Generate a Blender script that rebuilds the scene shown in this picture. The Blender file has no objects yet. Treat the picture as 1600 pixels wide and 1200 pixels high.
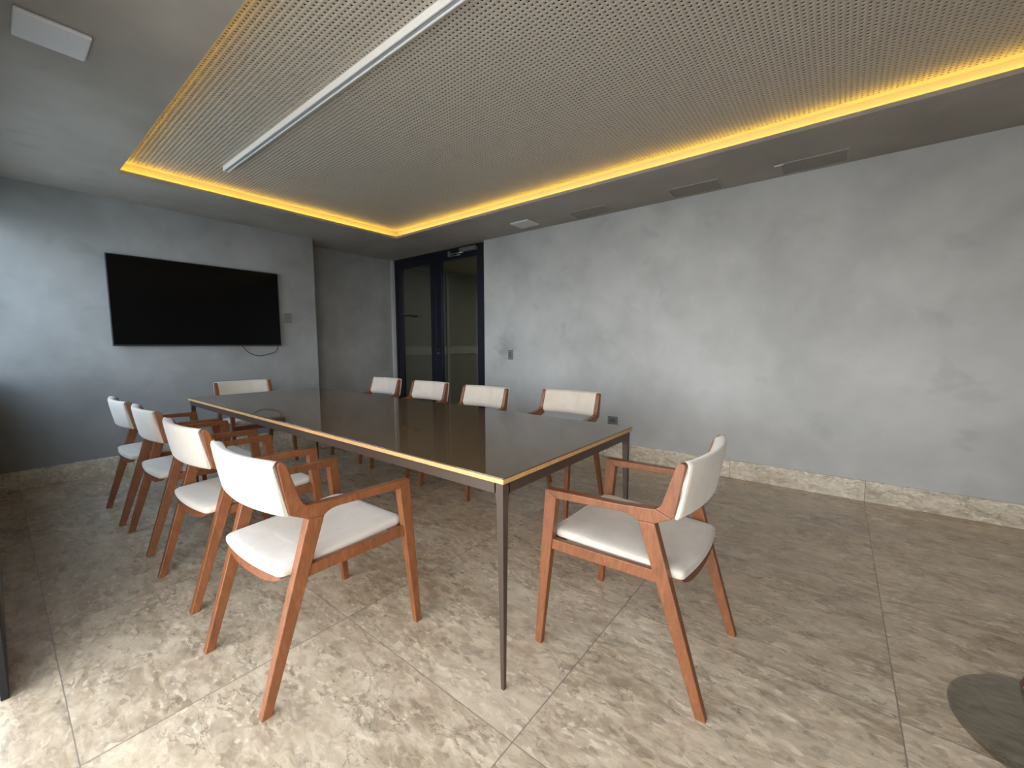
import bpy, bmesh, math, random
import numpy as np
from mathutils import Vector, Matrix

C = bpy.context.scene.collection
R = math.radians
random.seed(7)

# ------------------------------------------------------------------ camera
CAM_Z = 1.1775
yaw, pitch, roll = R(38.297), R(5.388), R(-0.147)
fw = Vector((-math.sin(yaw) * math.cos(pitch), math.cos(yaw) * math.cos(pitch), -math.sin(pitch)))
rt0 = Vector((math.cos(yaw), math.sin(yaw), 0))
up0 = rt0.cross(fw)
rt = rt0 * math.cos(roll) + up0 * math.sin(roll)
up = -rt0 * math.sin(roll) + up0 * math.cos(roll)
cam_data = bpy.data.cameras.new('camera')
cam = bpy.data.objects.new('camera', cam_data)
C.objects.link(cam)
cam.matrix_world = Matrix(((rt.x, up.x, -fw.x, 0), (rt.y, up.y, -fw.y, 0), (rt.z, up.z, -fw.z, CAM_Z), (0, 0, 0, 1)))
cam_data.sensor_fit = 'HORIZONTAL'
cam_data.sensor_width = 36
cam_data.lens = 642.54 / 1600 * 36
cam_data.clip_start = 0.01
cam_data.clip_end = 200
bpy.context.scene.camera = cam

# ------------------------------------------------------------------ light
SKY_STRENGTH = 7.4
world = bpy.data.worlds.new('overcast_sky')
bpy.context.scene.world = world
world.use_nodes = True
wn, wl = world.node_tree.nodes, world.node_tree.links
bg = wn['Background']
tc = wn.new('ShaderNodeTexCoord'); sep = wn.new('ShaderNodeSeparateXYZ')
ramp = wn.new('ShaderNodeValToRGB')
wl.new(tc.outputs['Generated'], sep.inputs[0]); wl.new(sep.outputs['Z'], ramp.inputs[0])
ramp.color_ramp.elements[0].position = 0.0; ramp.color_ramp.elements[0].color = (1.0, 0.985, 0.97, 1)
ramp.color_ramp.elements[1].position = 0.62; ramp.color_ramp.elements[1].color = (0.36, 0.43, 0.52, 1)
wl.new(ramp.outputs[0], bg.inputs['Color'])
bg.inputs['Strength'].default_value = SKY_STRENGTH
LED_STRENGTH = 22.0
CORRIDOR_POWER = 24.0
vs = bpy.context.scene.view_settings
vs.view_transform = 'Standard'; vs.look = 'None'; vs.gamma = 1.0; vs.use_curve_mapping = False
vs.exposure = 0.44
bpy.context.scene.cycles.max_bounces = 12
bpy.context.scene.cycles.diffuse_bounces = 8
bpy.context.scene.cycles.use_denoising = True

def portal(name, x0, x1, z0, z1, y):
    l = bpy.data.lights.new(name, 'AREA'); l.shape = 'RECTANGLE'; l.size = x1 - x0; l.size_y = z1 - z0
    l.cycles.is_portal = True
    o = bpy.data.objects.new(name, l); C.objects.link(o)
    o.location = ((x0 + x1) / 2, y, (z0 + z1) / 2)
    o.rotation_euler = (R(-90), 0, R(180))
    o.rotation_euler = (R(90), 0, 0)
    # emit towards +y (into the room)
    return o

# room dimensions (metres), fitted to the photograph
XT, XR, XE = -5.235, -5.609, 2.4        # tv wall, recess wall, end wall
YW, YN = 4.010, -0.045                  # right wall, window wall (inner face)
H, HB = 2.507, 0.157                    # soffit height, baseboard height
YC = 2.609                              # where the tv wall ends
XP = -2.95                              # window beyond the pier
X_OPEN0, X_OPEN1, Z_HEAD, Z_SILL = -2.12, 0.50, 2.24, 0.90
WT = .09                                # thickness of the window wall
CX0, CX1, CY0, CY1, HC = -4.418, 1.6, 0.716, 3.255, 2.61
for a in ((X_OPEN0, X_OPEN1, 0.0, Z_HEAD), (XT, XP, Z_SILL, Z_HEAD)):
    portal('window_portal', *a, -0.16)

# ------------------------------------------------------------------ helpers
def mat(name):
    m = bpy.data.materials.new(name); m.use_nodes = True
    return m, m.node_tree.nodes, m.node_tree.links, m.node_tree.nodes['Principled BSDF']

def simple(name, col, rough=.5, metal=0.0, coat=0.0, ior=None, emit=None, es=0):
    m, n, l, b = mat(name)
    b.inputs['Base Color'].default_value = (*col, 1); b.inputs['Roughness'].default_value = rough
    b.inputs['Metallic'].default_value = metal
    if coat: b.inputs['Coat Weight'].default_value = coat; b.inputs['Coat Roughness'].default_value = .03
    if ior: b.inputs['IOR'].default_value = ior
    if emit: b.inputs['Emission Color'].default_value = (*emit, 1); b.inputs['Emission Strength'].default_value = es
    return m

def nd(n, t, **k):
    x = n.new(t)
    for a, v in k.items():
        if hasattr(x, a): setattr(x, a, v)
        else: x.inputs[a.replace('_', ' ')].default_value = v
    return x

def math_(n, l, op, a, b=None, clamp=False):
    x = n.new('ShaderNodeMath'); x.operation = op; x.use_clamp = clamp
    for i, v in enumerate((a, b)):
        if v is None: continue
        if isinstance(v, (int, float)): x.inputs[i].default_value = v
        else: l.new(v, x.inputs[i])
    return x.outputs[0]

def mix(n, l, fac, a, b, mode='MIX'):
    x = n.new('ShaderNodeMix'); x.data_type = 'RGBA'; x.blend_type = mode
    for s, v in ((x.inputs[0], fac), (x.inputs[6], a), (x.inputs[7], b)):
        if isinstance(v, (int, float)): s.default_value = v
        elif isinstance(v, tuple): s.default_value = (*v, 1)
        else: l.new(v, s)
    return x.outputs[2]

def cr(n, l, src, stops):
    x = n.new('ShaderNodeValToRGB'); l.new(src, x.inputs[0])
    e = x.color_ramp.elements
    e[0].position, e[0].color = stops[0][0], (*stops[0][1], 1) if isinstance(stops[0][1], tuple) else (stops[0][1],) * 3 + (1,)
    e[1].position, e[1].color = stops[-1][0], (*stops[-1][1], 1) if isinstance(stops[-1][1], tuple) else (stops[-1][1],) * 3 + (1,)
    for p, c in stops[1:-1]:
        k = e.new(p); k.color = (*c, 1) if isinstance(c, tuple) else (c, c, c, 1)
    return x.outputs[0]

def noise(n, l, vec, scale, detail=4, rough=.5, dist=0.0):
    x = nd(n, 'ShaderNodeTexNoise', Scale=scale, Detail=detail, Roughness=rough, Distortion=dist)
    l.new(vec, x.inputs['Vector']); return x.outputs['Fac']

def cement(name, dark, light, seed, stain=.25, rough=.55, spot=None):
    m, n, l, b = mat(name)
    co = n.new('ShaderNodeTexCoord').outputs['Object']
    mp = n.new('ShaderNodeMapping'); mp.inputs['Location'].default_value = (seed, seed * 2.3, seed * .7); l.new(co, mp.inputs[0]); v = mp.outputs[0]
    a = cr(n, l, noise(n, l, v, .8, 4, .5, .2), [(.36, 0.0), (.64, 1.0)])
    c = cr(n, l, noise(n, l, v, 2.4, 5, .5, .35), [(.38, 0.0), (.47, .35), (.53, .6), (.62, 1.0)])
    d = cr(n, l, noise(n, l, v, 7, 4, .5, .3), [(.3, 0.0), (.7, 1.0)])
    s = math_(n, l, 'ADD', math_(n, l, 'MULTIPLY', a, .50), math_(n, l, 'ADD', math_(n, l, 'MULTIPLY', c, .32), math_(n, l, 'MULTIPLY', d, .18)))
    col = mix(n, l, s, dark, light)
    st = cr(n, l, noise(n, l, v, 2.9, 3, .5, .5), [(.62, 0.0), (.70, 1.0)])
    col = mix(n, l, math_(n, l, 'MULTIPLY', st, stain), col, tuple(x * .72 for x in dark))
    if spot:
        dd = n.new('ShaderNodeVectorMath'); dd.operation = 'DISTANCE'; l.new(co, dd.inputs[0]); dd.inputs[1].default_value = spot
        sm = math_(n, l, 'ADD', dd.outputs['Value'], math_(n, l, 'MULTIPLY', noise(n, l, co, 9, 4, .6), .35))
        col = mix(n, l, cr(n, l, sm, [(.20, .55), (.38, 0.0)]), col, (.21, .22, .215))
    l.new(col, b.inputs['Base Color'])
    b.inputs['Roughness'].default_value = rough; b.inputs['Specular IOR Level'].default_value = .35
    bp = n.new('ShaderNodeBump'); bp.inputs['Strength'].default_value = .06; bp.inputs['Distance'].default_value = .003
    l.new(noise(n, l, v, 22, 6, .6), bp.inputs['Height']); l.new(bp.outputs[0], b.inputs['Normal'])
    return m

JX0, SX, JY0, SY = -1.6095, 0.9145, 0.0703, 0.8071
def travertine(name, joints=True, bright=1.0, tint=(1.02, .88, .72)):
    m, n, l, b = mat(name)
    co = n.new('ShaderNodeTexCoord').outputs['Object']
    sp = n.new('ShaderNodeSeparateXYZ'); l.new(co, sp.inputs[0]); X, Y, Z = sp.outputs
    fx = math_(n, l, 'DIVIDE', math_(n, l, 'SUBTRACT', X, JX0), SX)
    fy = math_(n, l, 'DIVIDE', math_(n, l, 'SUBTRACT', Y, JY0), SY)
    ix, iy = math_(n, l, 'FLOOR', fx), math_(n, l, 'FLOOR', fy)
    cb = n.new('ShaderNodeCombineXYZ'); l.new(ix, cb.inputs[0])
    if joints: l.new(iy, cb.inputs[1])
    wnz = n.new('ShaderNodeTexWhiteNoise'); wnz.noise_dimensions = '3D'; l.new(cb.outputs[0], wnz.inputs[0])
    off = n.new('ShaderNodeVectorMath'); off.operation = 'SCALE'; off.inputs['Scale'].default_value = 9.0; l.new(wnz.outputs['Color'], off.inputs[0])
    mp = n.new('ShaderNodeMapping'); l.new(co, mp.inputs[0]); mp.inputs['Scale'].default_value = (1.0, 2.0, 2.0); mp.inputs['Rotation'].default_value = (0, 0, R(4))
    ad = n.new('ShaderNodeVectorMath'); ad.operation = 'ADD'; l.new(mp.outputs[0], ad.inputs[0]); l.new(off.outputs[0], ad.inputs[1])
    v = ad.outputs[0]
    # warp
    wz = nd(n, 'ShaderNodeTexNoise', Scale=5.0, Detail=3.0); l.new(v, wz.inputs['Vector'])
    ws = n.new('ShaderNodeVectorMath'); ws.operation = 'SCALE'; ws.inputs['Scale'].default_value = .10; l.new(wz.outputs['Color'], ws.inputs[0])
    wa = n.new('ShaderNodeVectorMath'); wa.operation = 'ADD'; l.new(v, wa.inputs[0]); l.new(ws.outputs[0], wa.inputs[1])
    w = wa.outputs[0]
    big = cr(n, l, noise(n, l, v, 2.4, 6, .6, .4), [(.34, 0.0), (.66, 1.0)])
    col = mix(n, l, big, (.36 * bright, .305 * bright, .24 * bright), (.56 * bright, .515 * bright, .44 * bright))
    # clouds of paler stone
    md = cr(n, l, noise(n, l, w, 13, 7, .68, .5), [(.44, 0.0), (.60, 1.0)])
    col = mix(n, l, math_(n, l, 'MULTIPLY', md, .55), col, (.66 * bright, .62 * bright, .545 * bright))
    # darker brown smears
    dk = cr(n, l, noise(n, l, w, 7.5, 6, .65, .8), [(.60, 0.0), (.72, 1.0)])
    col = mix(n, l, math_(n, l, 'MULTIPLY', dk, .5), col, (.25 * bright, .20 * bright, .15 * bright))
    # brecciated chips, each with its own tone
    wz2 = nd(n, 'ShaderNodeTexNoise', Scale=16.0, Detail=4.0); l.new(v, wz2.inputs['Vector'])
    ws2 = n.new('ShaderNodeVectorMath'); ws2.operation = 'SCALE'; ws2.inputs['Scale'].default_value = .07; l.new(wz2.outputs['Color'], ws2.inputs[0])
    wb = n.new('ShaderNodeVectorMath'); wb.operation = 'ADD'; l.new(w, wb.inputs[0]); l.new(ws2.outputs[0], wb.inputs[1])
    for sc_, lo_, hi_, am in ((13.0, .74, 1.18, .75), (34.0, .66, 1.28, .95)):
        vo = nd(n, 'ShaderNodeTexVoronoi', Scale=sc_); l.new(wb.outputs[0], vo.inputs['Vector'])
        sx_ = n.new('ShaderNodeSeparateColor'); l.new(vo.outputs['Color'], sx_.inputs[0])
        tn = cr(n, l, sx_.outputs[0], [(0.0, lo_), (.45, 1.0), (.75, 1.0), (1.0, hi_)])
        pm = cr(n, l, noise(n, l, v, sc_ * .3, 3, .5), [(.40, 0.0), (.56, 1.0)])
        col = mix(n, l, 1.0, col, mix(n, l, math_(n, l, 'MULTIPLY', pm, am), (1., 1., 1.), tn), 'MULTIPLY')
    vo = nd(n, 'ShaderNodeTexVoronoi', feature='SMOOTH_F1', Scale=22.0, Smoothness=.2); l.new(wb.outputs[0], vo.inputs['Vector'])
    pb = cr(n, l, vo.outputs['Distance'], [(.20, 1.0), (.32, 0.0)])
    pm = cr(n, l, noise(n, l, v, 3.1, 3, .5), [(.48, 0.0), (.60, 1.0)])
    col = mix(n, l, math_(n, l, 'MULTIPLY', math_(n, l, 'MULTIPLY', pb, pm), .6), col, (.74 * bright, .71 * bright, .64 * bright))
    # fine dark veins
    vn = noise(n, l, w, 6.5, 4, .55, .4)
    ve = cr(n, l, math_(n, l, 'ABSOLUTE', math_(n, l, 'SUBTRACT', vn, .5)), [(.0, 1.0), (.013, 0.0)])
    vm = cr(n, l, noise(n, l, v, 3.7, 3, .5), [(.50, 0.0), (.57, 1.0)])
    col = mix(n, l, math_(n, l, 'MULTIPLY', math_(n, l, 'MULTIPLY', ve, vm), .75), col, (.17, .14, .11))
    # pits
    vp = nd(n, 'ShaderNodeTexVoronoi', Scale=34.0); l.new(w, vp.inputs['Vector'])
    pt = cr(n, l, vp.outputs['Distance'], [(.035, 1.0), (.06, 0.0)])
    col = mix(n, l, math_(n, l, 'MULTIPLY', math_(n, l, 'MULTIPLY', pt, vm), .7), col, (.16, .14, .12))
    # each slab its own tone
    tone = cr(n, l, wnz.outputs['Value'], [(0.0, .90), (1.0, 1.06)])
    col = mix(n, l, 1.0, col, tone, 'MULTIPLY')
    col = mix(n, l, 1.0, col, tint, 'MULTIPLY')
    def line(f, size, wd):
        fr = math_(n, l, 'FRACT', f)
        d = math_(n, l, 'MINIMUM', fr, math_(n, l, 'SUBTRACT', 1.0, fr))
        return math_(n, l, 'LESS_THAN', math_(n, l, 'MULTIPLY', d, size), wd)
    j = line(fx, SX, .0022)
    if joints: j = math_(n, l, 'MAXIMUM', j, line(fy, SY, .0016))
    col = mix(n, l, math_(n, l, 'MULTIPLY', j, .8), col, (.17, .14, .11))
    l.new(col, b.inputs['Base Color'])
    rg = cr(n, l, noise(n, l, v, 5, 4), [(.3, .22), (.7, .36)])
    l.new(rg, b.inputs['Roughness']); b.inputs['Specular IOR Level'].default_value = .5
    bp = n.new('ShaderNodeBump'); bp.inputs['Strength'].default_value = .10; bp.inputs['Distance'].default_value = .002
    hh = noise(n, l, w, 9, 5)
    l.new(hh, bp.inputs['Height']); l.new(bp.outputs[0], b.inputs['Normal'])
    return m

def wood(name, dark, light, rough=.38):
    m, n, l, b = mat(name)
    co = n.new('ShaderNodeTexCoord').outputs['Object']
    mp = n.new('ShaderNodeMapping'); mp.inputs['Scale'].default_value = (9, 5, 1.2); l.new(co, mp.inputs[0])
    a = noise(n, l, mp.outputs[0], 6, 6, .6, 1.4)
    mp2 = n.new('ShaderNodeMapping'); mp2.inputs['Scale'].default_value = (30, 30, 4); l.new(co, mp2.inputs[0])
    g = noise(n, l, mp2.outputs[0], 9, 4, .6, .3)
    s = math_(n, l, 'ADD', math_(n, l, 'MULTIPLY', a, .6), math_(n, l, 'MULTIPLY', g, .4))
    l.new(cr(n, l, s, [(.28, dark), (.72, light)]), b.inputs['Base Color'])
    b.inputs['Roughness'].default_value = rough
    return m

def fabric(name, col):
    m, n, l, b = mat(name)
    co = n.new('ShaderNodeTexCoord').outputs['Object']
    a = cr(n, l, noise(n, l, co, 9, 5, .6, .8), [(.3, .90), (.7, 1.04)])
    l.new(mix(n, l, 1.0, col, a, 'MULTIPLY'), b.inputs['Base Color'])
    b.inputs['Roughness'].default_value = .9; b.inputs['Sheen Weight'].default_value = .3; b.inputs['Specular IOR Level'].default_value = .2
    bp = n.new('ShaderNodeBump'); bp.inputs['Strength'].default_value = .25; bp.inputs['Distance'].default_value = .002
    l.new(noise(n, l, co, 420, 2), bp.inputs['Height']); l.new(bp.outputs[0], b.inputs['Normal'])
    return m

def clear_glass(name, tint, gloss=.10, rough=.0):
    m = bpy.data.materials.new(name); m.use_nodes = True; n, l = m.node_tree.nodes, m.node_tree.links
    n.clear(); out = n.new('ShaderNodeOutputMaterial')
    t = n.new('ShaderNodeBsdfTransparent'); t.inputs[0].default_value = (*tint, 1)
    g = n.new('ShaderNodeBsdfGlossy'); g.inputs['Roughness'].default_value = rough; g.inputs[0].default_value = (1, 1, 1, 1)
    fr = n.new('ShaderNodeFresnel'); ge = n.new('ShaderNodeNewGeometry')
    l.new(math_(n, l, 'ADD', 1.5, math_(n, l, 'MULTIPLY', ge.outputs['Backfacing'], 1 / 1.5 - 1.5)), fr.inputs[0])
    mx = n.new('ShaderNodeMixShader'); l.new(fr.outputs[0], mx.inputs[0]); l.new(t.outputs[0], mx.inputs[1]); l.new(g.outputs[0], mx.inputs[2])
    l.new(mx.outputs[0], out.inputs[0]); return m

M = dict(
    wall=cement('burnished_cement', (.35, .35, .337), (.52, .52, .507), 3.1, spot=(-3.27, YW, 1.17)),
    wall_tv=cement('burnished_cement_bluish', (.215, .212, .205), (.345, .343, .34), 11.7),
    soffit=cement('cement_soffit', (.28, .252, .218), (.39, .355, .31), 7.3, .2),
    board=simple('perforated_board_paint', (.47, .42, .35), .6),
    black=simple('black_felt', (.012, .012, .012), .95),
    floor=travertine('travertine_floor', True, .97), base=travertine('travertine_baseboard', False, 1.22, (1.0, .97, .90)),
    wood=wood('jatoba_wood', (.10, .031, .010), (.28, .098, .034)),
    dwood=wood('dark_wood', (.07, .025, .015), (.14, .05, .03)),
    fabric=fabric('cream_fabric', (.58, .505, .415)),
    bronze=simple('bronze_lacquer', (.062, .040, .028), .38, .2),
    band=wood('golden_wood_edge', (.44, .235, .085), (.62, .36, .145), .45),
    smoke=simple('smoked_glass_top', (.10, .064, .033), .035, 0, 0, 1.8),
    screen=simple('tv_screen', (.002, .002, .0022), .16, 0, 0, 1.22), tvframe=simple('tv_bezel', (.008, .008, .008), .35),
    navy=simple('navy_metal', (.005, .0065, .014), .35, .1), dark=simple('black_metal', (.012, .012, .013), .4, .5),
    steel=simple('satin_steel', (.42, .42, .41), .35, .9),
    plate=simple('grey_plastic', (.16, .165, .16), .45), plated=simple('dark_grey_plastic', (.09, .095, .095), .4),
    white=simple('white_plastic', (.62, .62, .63), .45), whitemetal=simple('white_aluminium', (.90, .90, .89), .35),
    diff=simple('frosted_diffuser', (.36, .37, .38), .5),
    led=simple('led_tape', (.9, .7, .3), .5, emit=(1.0, .635, .075), es=LED_STRENGTH),
    panel=cement('painted_hatch', (.225, .20, .173), (.27, .245, .215), 5.5, .1),
    ivory=simple('cove_paint', (.40, .355, .29), .6),
    green=simple('green_grey_paint', (.20, .20, .183), .5), greenl=simple('pale_green_grey_paint', (.32, .33, .30), .5),
    ground=simple('pale_paving', (.80, .73, .63), .8), glass=clear_glass('clear_glass', (.92, .95, .94)),
    bglass=clear_glass('blue_tinted_glass', (.86, .94, 1.0)), dglass=clear_glass('tinted_door_glass', (.655, .675, .65)), base_glass=clear_glass('smoked_glass', (.80, .80, .78)),
)

def link(name, me, m=None, parent=None):
    o = bpy.data.objects.new(name, me); C.objects.link(o)
    if m is not None: me.materials.append(m)
    if parent: o.parent = parent
    return o

def tag(o, label=None, cat=None, group=None, kind=None):
    if label: o['label'] = label
    if cat: o['category'] = cat
    if group: o['group'] = group
    if kind: o['kind'] = kind
    return o

def empty(name, loc, rz=0):
    o = bpy.data.objects.new(name, None); C.objects.link(o); o.location = loc; o.rotation_euler = (0, 0, rz)
    o.empty_display_size = .1
    return o

class MB:
    def __init__(s): s.bm = bmesh.new()
    def box(s, x0, x1, y0, y1, z0, z1, bev=0, seg=2):
        r = bmesh.ops.create_cube(s.bm, size=1)
        vs_ = r['verts']
        for v in vs_:
            v.co = Vector(((x0 + x1) / 2 + v.co.x * (x1 - x0), (y0 + y1) / 2 + v.co.y * (y1 - y0), (z0 + z1) / 2 + v.co.z * (z1 - z0)))
        if bev:
            es = {e for v in vs_ for e in v.link_edges}
            bmesh.ops.bevel(s.bm, geom=list(es), offset=bev, segments=seg, affect='EDGES', profile=.5)
        return s
    def prism(s, ptsA, ptsB, bev=0, seg=2):
        """two matching outlines (3D) joined by walls"""
        a = [s.bm.verts.new(p) for p in ptsA]; b = [s.bm.verts.new(p) for p in ptsB]; n = len(a)
        fs = [s.bm.faces.new(a), s.bm.faces.new(b[::-1])]
        for i in range(n): fs.append(s.bm.faces.new((a[i], b[i], b[(i + 1) % n], a[(i + 1) % n])))
        bmesh.ops.recalc_face_normals(s.bm, faces=fs)
        if bev:
            es = {e for f in fs for e in f.edges if e.calc_face_angle(0) > .5}
            bmesh.ops.bevel(s.bm, geom=list(es), offset=bev, segments=seg, affect='EDGES', profile=.5)
        return s
    def tube(s, pts, r, n=10, cap=True):
        pts = [Vector(p) for p in pts]; rings = []
        for i, p in enumerate(pts):
            d = (pts[min(i + 1, len(pts) - 1)] - pts[max(i - 1, 0)]).normalized()
            u = d.cross(Vector((0, 0, 1)));
            if u.length < .1: u = d.cross(Vector((1, 0, 0)))
            u.normalize(); w = d.cross(u)
            rr = r[i] if isinstance(r, (list, tuple)) else r
            rings.append([s.bm.verts.new(p + u * rr * math.cos(2 * math.pi * k / n) + w * rr * math.sin(2 * math.pi * k / n)) for k in range(n)])
        fs = []
        for A, B in zip(rings, rings[1:]):
            for k in range(n): fs.append(s.bm.faces.new((A[k], A[(k + 1) % n], B[(k + 1) % n], B[k])))
        if cap: fs += [s.bm.faces.new(rings[0]), s.bm.faces.new(rings[-1][::-1])]
        for f in fs[:len(fs) - (2 if cap else 0)]: f.smooth = True
        bmesh.ops.recalc_face_normals(s.bm, faces=fs)
        return s
    def loft(s, rings, smooth=True, cap=True):
        R_ = [[s.bm.verts.new(p) for p in r] for r in rings]; n = len(R_[0]); fs = []
        for A, B in zip(R_, R_[1:]):
            for k in range(n): fs.append(s.bm.faces.new((A[k], A[(k + 1) % n], B[(k + 1) % n], B[k])))
        for f in fs: f.smooth = smooth
        if cap: fs += [s.bm.faces.new(R_[0]), s.bm.faces.new(R_[-1][::-1])]
        bmesh.ops.recalc_face_normals(s.bm, faces=fs)
        return s
    def build(s, name, m, parent=None):
        me = bpy.data.meshes.new(name); s.bm.normal_update(); s.bm.to_mesh(me); s.bm.free()
        return link(name, me, m, parent)

def st(o): o['kind'] = 'structure'; return o

# ------------------------------------------------------------------ room shell
T = .2
st(MB().box(XR - T, XE + T, YN - WT - .01, 8.2, -.12, 0).build('floor', M['floor']))
st(MB().box(-30, 30, -40, YN - WT - .01, -.16, -.02).build('ground', M['ground']))      # paving outside
# tv wall (a block standing proud of the recess wall)
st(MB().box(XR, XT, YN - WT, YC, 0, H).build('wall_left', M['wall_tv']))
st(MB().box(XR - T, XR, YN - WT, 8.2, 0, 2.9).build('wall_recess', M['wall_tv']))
st(MB().box(-3.62, XE + T, YW, YW + T, 0, H).build('wall_right', M['wall']))
st(MB().box(XR, -5.56, YW, YW + T, 0, H).build('wall_back', M['wall']))
st(MB().box(XE, XE + T, YN - WT, YW, 0, H).build('wall_end', M['wall']))
# window wall: sill wall, header, pier
w = MB()
w.box(XT, -2.46, YN - WT, YN, 0, Z_SILL)
w.box(XP, -2.46, YN - WT, YN, Z_SILL, Z_HEAD)
w.box(XT, XE, YN - WT, YN, Z_HEAD, H)
w.box(X_OPEN1, XE, YN - WT, YN, 0, Z_HEAD)
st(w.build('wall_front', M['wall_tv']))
# baseboards
st(MB().box(XT, XT + .014, YN, YC, 0, HB, .002).build('baseboard_left', M['base']))
st(MB().box(-3.62, XE, YW - .014, YW, 0, HB, .002).build('baseboard_right', M['base']))
st(MB().box(XR, XR + .014, YC, YW, 0, HB, .002).build('baseboard_recess', M['base']))
# ceiling: soffit ring, ledge lip, recessed fascia, perforated board
LT = .026; LD = .065; LL = .010; UP = .006
cz = MB()
X0s, X1s, Y0s, Y1s = XR, XE + T, YN - WT, YW + T
cz.box(X0s, CX0, Y0s, Y1s, H, H + LL); cz.box(CX1, X1s, Y0s, Y1s, H, H + LL)
cz.box(CX0, CX1, Y0s, CY0, H, H + LL); cz.box(CX0, CX1, CY1, Y1s, H, H + LL)
# upstand along the edge that hides the LED tape
cz.box(CX0 - UP, CX0, CY0 - UP, CY1 + UP, H + LL, H + LT); cz.box(CX1, CX1 + UP, CY0 - UP, CY1 + UP, H + LL, H + LT)
cz.box(CX0, CX1, CY0 - UP, CY0, H + LL, H + LT); cz.box(CX0, CX1, CY1, CY1 + UP, H + LL, H + LT)
ceil = st(cz.build('ceiling', M['soffit']))
fz = MB()
a0, a1, b0, b1 = CX0 - LD, CX1 + LD, CY0 - LD, CY1 + LD
fz.box(a0 - .04, a0, b0 - .04, b1 + .04, H + LL, HC + .06); fz.box(a1, a1 + .04, b0 - .04, b1 + .04, H + LL, HC + .06)
fz.box(a0, a1, b0 - .04, b0, H + LL, HC + .06); fz.box(a0, a1, b1, b1 + .04, H + LL, HC + .06)
fz.build('fascia', M['ivory'], ceil)
MB().box(a0 - .04, a1 + .04, b0 - .04, b1 + .04, HC + .06, HC + .08).build('backing_felt', M['black'], ceil)
st(MB().box(XR - T, XE + T, YN - .3, 8.2, HC + .2, HC + .3).build('light_block_slab', M['soffit']))   # unseen slab added over everything to block leaking light

def perforated(x0, x1, y0, y1, z, th, pitch, rad, margin):
    """board with real round holes"""
    nx = int((x1 - x0 - 2 * margin) / pitch); ny = int((y1 - y0 - 2 * margin) / pitch)
    gx0 = (x0 + x1) / 2 - nx * pitch / 2; gy0 = (y0 + y1) / 2 - ny * pitch / 2
    gx, gy = np.meshgrid(np.arange(nx), np.arange(ny), indexing='ij')
    cxs = (gx0 + (gx.ravel() + .5) * pitch); cys = (gy0 + (gy.ravel() + .5) * pitch); N = cxs.size
    h = pitch / 2
    ang = np.radians(22.5 + 45 * np.arange(8))
    lx = np.concatenate([[h, -h, -h, h], rad * np.cos(ang), rad * np.cos(ang)])
    ly = np.concatenate([[h, h, -h, -h], rad * np.sin(ang), rad * np.sin(ang)])
    lz = np.concatenate([np.zeros(12), np.full(8, th)])
    V = np.empty((N, 20, 3), np.float32)
    V[:, :, 0] = cxs[:, None] + lx; V[:, :, 1] = cys[:, None] + ly; V[:, :, 2] = z + lz
    F = []
    # ring points 4..11 at 22.5+45k; corners 0:(45deg) 1:(135) 2:(225) 3:(315)
    q = []
    for k in range(4):
        a, b = 4 + 2 * k, 4 + (2 * k + 1) % 8
        q.append((k, a, b))                              # corner triangle between ring 22.5+90k and 67.5+90k
        c = 4 + (2 * k + 2) % 8
        q.append((k, b, c, (k + 1) % 4))                 # side quad
    for k in range(8):
        q.append((4 + k, 12 + k, 12 + (k + 1) % 8, 4 + (k + 1) % 8))
    sizes = [len(f) for f in q]; flat = np.concatenate([np.array(f) for f in q])
    loops = (flat[None, :] + 20 * np.arange(N)[:, None]).ravel()
    tot = np.tile(np.array(sizes), N); starts = np.concatenate([[0], np.cumsum(tot)[:-1]])
    # margins
    mv = []; mf = []
    X1g, Y1g = gx0 + nx * pitch, gy0 + ny * pitch
    for (p0, p1, r0, r1) in ((x0, gx0, y0, y1), (X1g, x1, y0, y1), (gx0, X1g, y0, gy0), (gx0, X1g, Y1g, y1)):
        b = N * 20 + len(mv); mv += [(p0, r0, z), (p1, r0, z), (p1, r1, z), (p0, r1, z)]; mf.append((b, b + 1, b + 2, b + 3))
    V = np.concatenate([V.reshape(-1, 3), np.array(mv, np.float32)])
    starts = np.concatenate([starts, len(loops) + 4 * np.arange(4)]); tot = np.concatenate([tot, [4] * 4])
    loops = np.concatenate([loops, np.array(mf).ravel()])
    me = bpy.data.meshes.new('perforated_board')
    me.vertices.add(len(V)); me.vertices.foreach_set('co', V.ravel())
    me.loops.add(len(loops)); me.loops.foreach_set('vertex_index', loops.astype(np.int32))
    me.polygons.add(len(starts)); me.polygons.foreach_set('loop_start', starts.astype(np.int32))
    me.update(calc_edges=True); me.validate()
    return me
link('perforated_board', perforated(a0, a1, b0, b1, HC, .0025, .025, .0055, .045), M['board'], ceil)

# corridor behind the door
st(MB().box(XR, -2.9, 7.6, 7.8, 0, H).build('wall_corridor', M['green']))
st(MB().box(-3.1, -2.9, YW + T, 7.6, 0, H).build('wall_corridor', M['green']))
st(MB().box(XR, -3.1, YW + T, 7.6, H, H + .05).build('ceiling_corridor', M['greenl']))
pn = st(MB().box(XR, XR + .02, YW + T, 7.6, 0, 2.44).build('wall_corridor', M['green']))
MB().box(XR + .02, XR + .05, 5.16, 5.21, 0, 2.42).box(XR + .02, XR + .035, YW + T, 7.6, 1.02, 1.16).build('panel_moulding', M['greenl'], pn)
cl = bpy.data.lights.new('corridor_fill', 'AREA'); cl.shape = 'DISK'; cl.size = .25; cl.energy = CORRIDOR_POWER; cl.color = (1, .95, .85)  # added fill light without a known fixture, brightens the dark corridor
clo = bpy.data.objects.new('corridor_fill', cl); C.objects.link(clo); clo.location = (-3.6, 6.2, H - .03)

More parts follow.
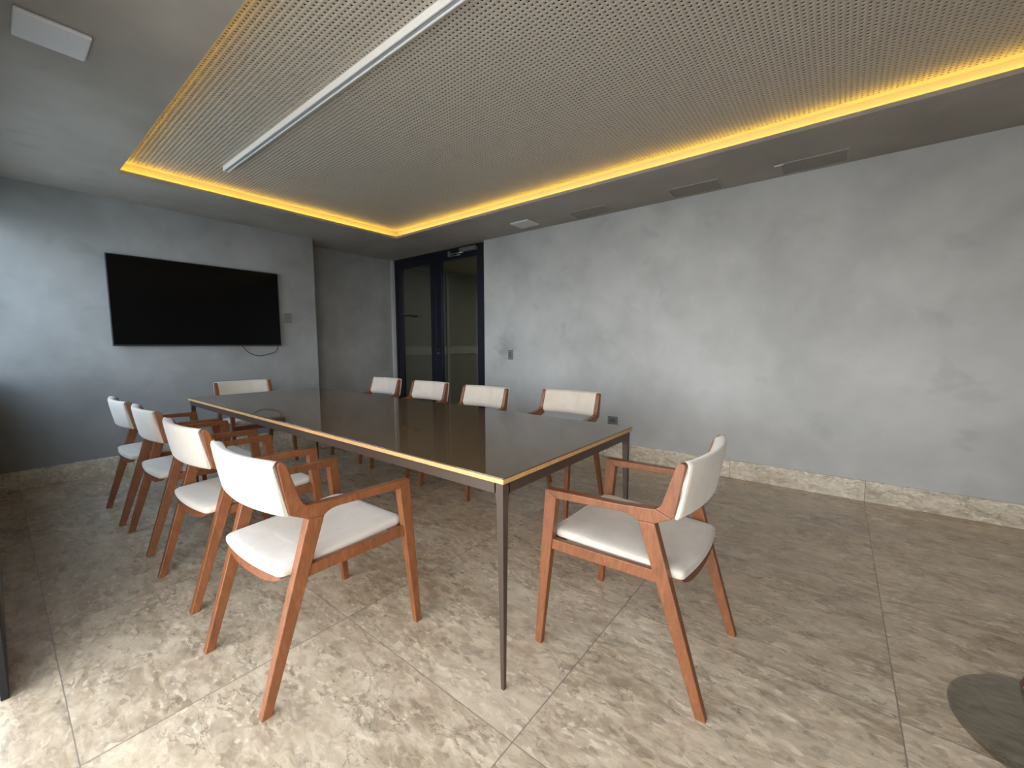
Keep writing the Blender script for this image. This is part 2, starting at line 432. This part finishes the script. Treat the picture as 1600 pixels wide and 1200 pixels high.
# glazed double door
DY0, DY1 = YW + .045, YW + .10
d = empty('door_1', (-4.6, DY0, 0)); st(d)
def dbox(*a, bev=.002):
    x0, x1, y0, y1, z0, z1 = a
    return MB().box(x0 + 4.6, x1 + 4.6, y0 - DY0, y1 - DY0, z0, z1, bev)
def child(name, mb, m, par=d): return mb.build(name, m, par)
f = MB()
for a in ((-5.56, -5.515, DY0, DY1, 0, H), (-3.66, -3.62, DY0, DY1, 0, H), (-5.515, -3.66, DY0, DY1, H - .045, H)):
    f.box(a[0] + 4.6, a[1] + 4.6, a[2] - DY0, a[3] - DY0, a[4], a[5], .002)
child('door_frame', f, M['navy'])
for (x0, x1, g0, g1) in ((-5.51, -4.612, -5.40, -4.725), (-4.608, -3.665, -4.49, -3.79)):
    f = MB(); y0, y1 = .008, .05
    f.box(x0 + 4.6, g0 + 4.6, y0, y1, .01, H - .05, .002); f.box(g1 + 4.6, x1 + 4.6, y0, y1, .01, H - .05, .002)
    f.box(g0 + 4.6, g1 + 4.6, y0, y1, 2.36, H - .05, .002); f.box(g0 + 4.6, g1 + 4.6, y0, y1, .01, .14, .002)
    lf = child('door_leaf', f, M['navy'])
    MB().box(g0 + 4.6, g1 + 4.6, .026, .034, .14, 2.36).build('glass_pane', M['dglass'], lf)
    if x0 < -5:
        MB().tube([(g0 + 4.6 - .02, -.025, 1.645), (-5.02 + 4.6, -.03, 1.625)], .011).box(g0 + 4.575, g0 + 4.6, -.03, .01, 1.63, 1.66, .003).box(-.50, -.44, -.04, .026, 1.60, 1.635, .004).build('pull_bar', M['dark'], lf)
    else:
        hx = -4.555 + 4.6
        MB().box(hx - .02, hx + .02, -.004, .009, .99, 1.215, .004).tube([(hx, .0, 1.16), (hx, -.045, 1.16), (hx + .15, -.05, 1.155)], .009).build('door_handle', M['dark'], lf)
        MB().tube([(hx - .003, .0, 1.065), (hx - .003, -.016, 1.065)], .011).build('lock_cylinder', M['steel'], lf)
        c_ = MB().box(.54, .79, -.055, .007, 2.425, 2.475, .006)
        c_.box(.34, .375, -.075, -.02, 2.385, 2.45, .004)
        c_.tube([(.36, -.05, 2.42), (.62, -.06, 2.41)], .008).tube([(.36, -.05, 2.395), (.60, -.09, 2.375)], .007)
        c_.box(.80, .83, -.05, .007, 2.42, 2.475, .003)
        c_.build('door_closer', M['steel'], lf)

# window over the sill wall + slim metal panel + sliding track
wdw = empty('window_1', (-3.85, YN - .055, Z_SILL)); st(wdw)
f = MB(); x0, x1 = XT + 3.85, XP + 3.85; hh = Z_HEAD - Z_SILL
for a in ((x0, x1, -.03, .03, 0, .05), (x0, x1, -.03, .03, hh - .05, hh), (x0, x0 + .02, -.03, .03, 0, hh), (x1 - .05, x1, -.03, .03, 0, hh), (-.50, -.46, -.03, .03, 0, hh)):
    f.box(a[0], a[1], -.02, .02, *a[4:])
f.build('window_frame', M['navy'], wdw)
MB().box(x0 + .02, x1 - .05, -.004, .004, .05, hh - .05).build('glass_pane', M['bglass'], wdw)
dp = st(MB().box(-2.46, X_OPEN0, YN - .020, YN, 0, Z_HEAD, .002).build('trim_1', M['dark']))   # fixed metal jamb panel

# ------------------------------------------------------------------ lights in the tray
led = MB(); z0_, z1_ = H + LL + .001, H + LT - .001; e0, e1 = UP + .0005, UP + .0065
led.box(CX0 - e1, CX0 - e0, CY0 - e0, CY1 + e0, z0_, z1_); led.box(CX1 + e0, CX1 + e1, CY0 - e0, CY1 + e0, z0_, z1_)
led.box(CX0 - e0, CX1 + e0, CY0 - e1, CY0 - e0, z0_, z1_); led.box(CX0 - e0, CX1 + e0, CY1 + e0, CY1 + e1, z0_, z1_)
tag(led.build('led_strip', M['led']), 'warm yellow LED strip glowing in the cove around the recessed ceiling', 'light')

sl = empty('linear_light', (-1.5, 1.288, HC))
tag(sl, 'long white linear light profile under the perforated ceiling', 'light')
xa, xb = -3.95 + 1.5, 1.45 + 1.5
pr_ = MB()
pr_.box(xa, xb, -.018, -.012, -.036, 0); pr_.box(xa, xb, .012, .018, -.036, 0); pr_.box(xa, xb, -.012, .012, -.006, 0)
pr_.box(xa, xa + .004, -.012, .012, -.036, -.006); pr_.box(xb - .004, xb, -.012, .012, -.036, -.006)
pr_.build('profile', M['whitemetal'], sl)
MB().box(xa + .004, xb - .004, -.012, .012, -.030, -.026).build('diffuser', M['diff'], sl)

# ceiling plates, vents
def ceiling_plate(name, cx, cy, sx, sy, label):
    o = empty(name, (cx, cy, H)); tag(o, label, 'panel')
    MB().box(-sx / 2, sx / 2, -sy / 2, sy / 2, -.018, 0, .007, 3).build('cover', M['white'], o)
    return o
ceiling_plate('surface_panel', -2.708, .266, .222, .222, 'white square surface panel in the top left corner, on the window side soffit')
ceiling_plate('surface_panel', -2.768, 3.735, .235, .22, 'small white square panel on the soffit near the door')
for cx, lab in ((-2.02, 'flush soffit hatch nearest the door, next to the white panel'),
                (-1.035, 'flush soffit hatch in the middle of the row of three'),
                (-.215, 'flush soffit hatch farthest from the door, with a white tab at its corner')):
    o = empty('ceiling_hatch', (cx, 3.85, H)); tag(o, lab, 'hatch', 'soffit hatches above the right wall')
    f = MB(); hx, hy, t = .205, .125, .013
    f.box(-hx, hx, -hy, -hy + t, -.006, 0); f.box(-hx, hx, hy - t, hy, -.006, 0); f.box(-hx, -hx + t, -hy + t, hy - t, -.006, 0); f.box(hx - t, hx, -hy + t, hy - t, -.006, 0)
    f.build('frame', M['soffit'], o)
    MB().box(-hx + t + .003, hx - t - .003, -hy + t + .003, hy - t - .003, -.003, 0).build('hatch_cover', M['panel'], o)
    if cx > -.5:
        MB().box(-hx - .03, -hx + .03, -hy - .005, -hy + .012, -.012, -.006, .002).build('tab', M['white'], o)

# wall plates
def plate(name, loc, ax, w_, h_, label, cat, m=M['plate'], slots='rocker'):
    o = empty(name, loc); tag(o, label, cat)
    if ax == 'y':
        MB().box(-w_ / 2, w_ / 2, -.009, 0, -h_ / 2, h_ / 2, .003).build('cover', m, o)
        if slots == 'rocker': MB().box(-w_ * .18, w_ * .18, -.012, -.009, -h_ * .3, h_ * .3, .001).build('rocker', M['plated'], o)
        else: MB().box(-w_ * .28, w_ * .28, -.011, -.009, -h_ * .22, h_ * .22, .001).build('socket', M['plated'], o)
    else:
        MB().box(0, .009, -w_ / 2, w_ / 2, -h_ / 2, h_ / 2, .003).build('cover', m, o)
        MB().box(.009, .012, -w_ * .2, w_ * .2, -h_ * .3, h_ * .3, .001).build('rocker', M['plate'], o)
    return o
plate('light_switch', (-3.187, YW, 1.06), 'y', .075, .12, 'grey light switch plate on the right wall beside the glazed door', 'switch')
plate('power_outlet', (-1.816, YW, .388), 'y', .11, .085, 'grey power outlet low on the right wall behind the table', 'outlet', slots='socket')
plate('wall_plate', (XT, 2.262, 1.51), 'x', .085, .118, 'grey wall plate to the right of the television', 'switch')

# television and its cable
tv = empty('television', (XT, 1.426, 1.18)); tag(tv, 'large flat black television hung on the grey wall beyond the table', 'television')
W2 = .7255
MB().box(.03, .052, -W2, W2, .0, .833, .004).build('casing', M['tvframe'], tv)
MB().box(.052, .0535, -W2 + .009, W2 - .009, .014, .824).build('screen', M['screen'], tv)
MB().box(0, .03, -.25, .25, .20, .62).build('wall_mount', M['dark'], tv)
pts = []
P = [(1.742, 1.20), (1.775, 1.145), (1.808, 1.108), (1.86, 1.078), (1.917, 1.063), (2.0, 1.078), (2.07, 1.098), (2.10, 1.115), (2.118, 1.145), (2.123, 1.20)]
for i in range(len(P) - 1):
    for k in range(4):
        t = k / 4; p = [P[max(i - 1, 0)], P[i], P[i + 1], P[min(i + 2, len(P) - 1)]]
        pts.append(tuple(.5 * (2 * p[1][j] + (p[2][j] - p[0][j]) * t + (2 * p[0][j] - 5 * p[1][j] + 4 * p[2][j] - p[3][j]) * t * t + (3 * p[1][j] - p[0][j] - 3 * p[2][j] + p[3][j]) * t ** 3) for j in (0, 1)))
pts.append(P[-1])
MB().tube([(.02, y - 1.426, z - 1.18) for y, z in pts], .0035, 8).build('power_cable', M['dark'], tv)

# ------------------------------------------------------------------ table
TX0, TX1, TY0, TY1, TZ = -4.212, -.821, .993, 2.057, .75
tcx, tcy = (TX0 + TX1) / 2, (TY0 + TY1) / 2
tb = empty('meeting_table', (tcx, tcy, 0)); tag(tb, 'long rectangular meeting table with smoked glass top, golden edge and bronze legs', 'table')
hx, hy = (TX1 - TX0) / 2, (TY1 - TY0) / 2
MB().box(-hx, hx, -hy, hy, TZ - .005, TZ, .001).build('glass_top', M['smoke'], tb)
MB().box(-hx, hx, -hy, hy, TZ - .021, TZ - .005, .001).build('edge_band', M['band'], tb)
ins = .010; zb = TZ - .021; za = TZ - .062
for s in (-1, 1):
    MB().box(-hx + ins + .03, hx - ins - .03, *sorted((s * (hy - ins), s * (hy - ins - .022))), za, zb, .001).build('apron', M['bronze'], tb)
    MB().box(*sorted((s * (hx - ins), s * (hx - ins - .022))), -hy + ins + .03, hy - ins - .03, za, zb, .001).build('apron', M['bronze'], tb)
for sx in (-1, 1):
    for sy in (-1, 1):
        def ring(z, wd):
            ox, oy = sx * (hx - ins), sy * (hy - ins)
            return [(ox, oy, z), (ox - sx * wd, oy, z), (ox - sx * wd, oy - sy * wd, z), (ox, oy - sy * wd, z)]
        mbx = MB(); mbx.loft([ring(0, .013), ring(.3, .019), ring(za - .03, .028), ring(za - .010, .031), ring(za, .036), ring(zb, .036)], smooth=False)
        mbx.build('leg', M['bronze'], tb)

# ------------------------------------------------------------------ armchairs
def HW(s): return .2545 + .0467 * s
def spts(side, poly, o):
    return [(side * (HW(s) - (o(z) if callable(o) else o)), s - .30, z) for s, z in poly]
def piece(side, poly, o0, o1, bev=.003):
    return MB().prism(spts(side, poly, o0), spts(side, poly, o1), bev)
REAR = [(-.010, 0), (.022, 0), (.220, .600), (.165, .603)]
FRONT = [(.590, 0), (.618, 0), (.597, .33), (.575, .636), (.528, .606), (.549, .40)]
ARM = [(.528, .606), (.275, .617), (.250, .615), (.233, .609), (.220, .600), (.165, .603), (.112, .630), (.165, .652), (.20, .648), (.30, .641), (.575, .636)]
POST = [(.112, .630), (.165, .652), (.152, .661), (.144, .676), (.110, .788), (.104, .803), (.094, .813), (.083, .813), (.077, .804), (.105, .636)]
def make_chair():
    c = empty('armchair', (0, 0, 0))
    for sd in (-1, 1):
        piece(sd, REAR, 0.0, lambda z: .026 + .008 * min(1, z / .6)).build('leg', M['wood'], c)
        piece(sd, FRONT, 0.0, lambda z: .022 + .013 * min(1, z / .6)).build('leg', M['wood'], c)
        piece(sd, ARM, 0.0, .035).build('armrest', M['wood'], c)
        piece(sd, POST, 0.0, .030).build('back_post', M['wood'], c)
        piece(sd, [(.150, .403), (.553, .403), (.549, .443), (.163, .443)], .006, .028, .002).build('side_rail', M['wood'], c)
    w1 = HW(.57) - .03; w0 = HW(.13) - .03
    MB().box(-w1, w1, .256, .276, .385, .428, .003).build('front_rail', M['wood'], c)
    # rear rail with a bowed lower edge
    N = 16; A, B = [], []
    for off, L in ((0.0, A), (.018, B)):
        us = [-1 + 2 * i / N for i in range(N + 1)]
        L += [(u * .223, .084 + off - .016 * (1 - u * u) - .30, .421) for u in us]
        L += [(u * .223, .084 + off - .016 * (1 - u * u) - .30, .418 - .034 * (1 - abs(u) ** 4)) for u in us[::-1]]
    MB().prism(A, B, 0).build('rear_rail', M['wood'], c)
    # seat cushion
    def outline(ins_):
        pts_ = []
        s0, s1 = .078 + ins_, .572 - ins_
        w_ = lambda s: .226 + (.238 - .226) * (s - .08) / .5 - ins_
        r = .035
        def arc(cx_, cy_, a0_, a1_, k=6): return [(cx_ + r * math.cos(a0_ + (a1_ - a0_) * i / k), cy_ + r * math.sin(a0_ + (a1_ - a0_) * i / k)) for i in range(k + 1)]
        pts_ += arc(w_(s1) - r, s1 - r, 0, math.pi / 2); pts_ += [((w_(s1) - r) * (1 - 2 * i / 8), s1) for i in range(1, 8)]
        pts_ += arc(-w_(s1) + r, s1 - r, math.pi / 2, math.pi)
        r = .022
        pts_ += arc(-w_(s0) + r, s0 + r, math.pi, 1.5 * math.pi)
        pts_ += [((-w_(s0) + r) * (1 - 2 * i / 8), s0 - .016 * (1 - (1 - 2 * i / 8) ** 2)) for i in range(1, 8)]
        pts_ += arc(w_(s0) - r, s0 + r, 1.5 * math.pi, 2 * math.pi)
        return pts_
    def zl(s): return .022 * (s - .08) / .5
    rings = []
    for ins_, z in ((.010, .4195), (.003, .4205), (0, .4245), (0, .440), (.004, .4465), (.011, .4505), (.03, .454), (.07, .4555), (.12, .455)):
        k = 1.0
        rings.append([(x, s - .30, z + zl(s) - (.006 * (1 - (x / .2) ** 2) if ins_ > .05 else 0)) for x, s in outline(ins_)])
    MB().loft(rings).build('seat', M['fabric'], c)
    # curved back cushion that laps over the rear of both posts
    def rear(z): return .077 + (.105 - .077) * (.804 - z) / (.804 - .636)
    def frnt(z): return .108 + (.146 - .108) * (.790 - z) / (.790 - .672)
    wW, wN = HW(.09) - .002, HW(.09) - .0305
    prof = [(rear(.636) - .001, .634, wW), (rear(.632) - .008, .631, wW), (rear(.640) - .013, .641, wW), (rear(.70) - .014, .70, wW), (rear(.76) - .014, .76, wW),
            (rear(.800) - .013, .803, wW), (rear(.812) - .008, .815, wW), (rear(.814) - .001, .817, wW), (rear(.812) + .004, .815, wN), (.094, .811, wN), (.101, .802, wN),
            (frnt(.78) - .006, .78, wN), (frnt(.72) - .006, .72, wN), (frnt(.68) - .004, .675, wN), (.135, .650, wN), (.120, .638, wN), (.110, .632, wN)]
    N = 20; rings = []
    for i in range(N + 1):
        u = -1 + 2 * i / N
        u = math.copysign(abs(u) ** .9, u)
        rings.append([(u * w_, s - .036 * (1 - u * u) - .30, z) for s, z, w_ in prof])
    MB().loft(rings).build('backrest', M['fabric'], c)
    return c

def copy_tree(o, parent=None):
    c = o.copy(); C.objects.link(c)
    if parent: c.parent = parent
    for ch in list(o.children): copy_tree(ch, c)
    return c

chair = make_chair()
spots = [
    (-1.616, .741, .035, 'cream and wood armchair, nearest of the four on the window side', 'armchairs along the window side of the table'),
    (-2.425, .762, .03, 'cream and wood armchair on the window side, second from the near end', 'armchairs along the window side of the table'),
    (-3.22, .768, .0, 'cream and wood armchair on the window side, third from the near end', 'armchairs along the window side of the table'),
    (-3.88, .750, .0, 'cream and wood armchair farthest along the window side, closest to the television wall', 'armchairs along the window side of the table'),
    (-1.645, 2.62, math.pi, 'wooden armchair on the far side of the table, nearest to the power outlet', 'armchairs along the right wall side of the table'),
    (-2.42, 2.47, math.pi, 'wooden armchair on the far side, in front of the right edge of the door', 'armchairs along the right wall side of the table'),
    (-3.19, 2.50, math.pi, 'wooden armchair on the far side, in front of the middle of the door', 'armchairs along the right wall side of the table'),
    (-3.96, 2.52, math.pi, 'wooden armchair on the far side, at the left edge of the door', 'armchairs along the right wall side of the table'),
    (-4.62, 1.61, -math.pi / 2, 'wooden armchair at the far head of the table below the television', None),
    (-.567, 1.548, math.pi / 2, 'wooden armchair at the near head of the table, alone on the right', None),
]
for i, (x, y, rz, lab, grp) in enumerate(spots):
    o = chair if i == 0 else copy_tree(chair)
    o.location = (x, y, 0); o.rotation_euler = (0, 0, rz)
    tag(o, lab, 'chair', grp)
    near_head = o
MB().box(.222, .2375, -.155, -.128, .4432, .446).build('care_tag', M['white'], near_head)['label'] = 'small white care tag'

# ------------------------------------------------------------------ invented stand at the right edge, in place of an unclear grey round shape
sd_ = empty('invented_stand', (.64, 1.87, 0)); tag(sd_, 'invented stand, round smoked grey base with dark wooden post at the right photo edge', 'stand')
ringp = lambda r, z: [(r * math.cos(2 * math.pi * k / 64), r * math.sin(2 * math.pi * k / 64), z) for k in range(64)]
MB().loft([ringp(.286, .001), ringp(.29, .003), ringp(.29, .009), ringp(.287, .011)], smooth=False).build('base', M['base_glass'], sd_)
MB().prism([(-.085, .215, .011), (-.045, .215, .011), (-.045, .245, .011), (-.085, .245, .011)], [(.18, .235, 1.0), (.22, .235, 1.0), (.22, .265, 1.0), (.18, .265, 1.0)], .003).build('post', M['dwood'], sd_)
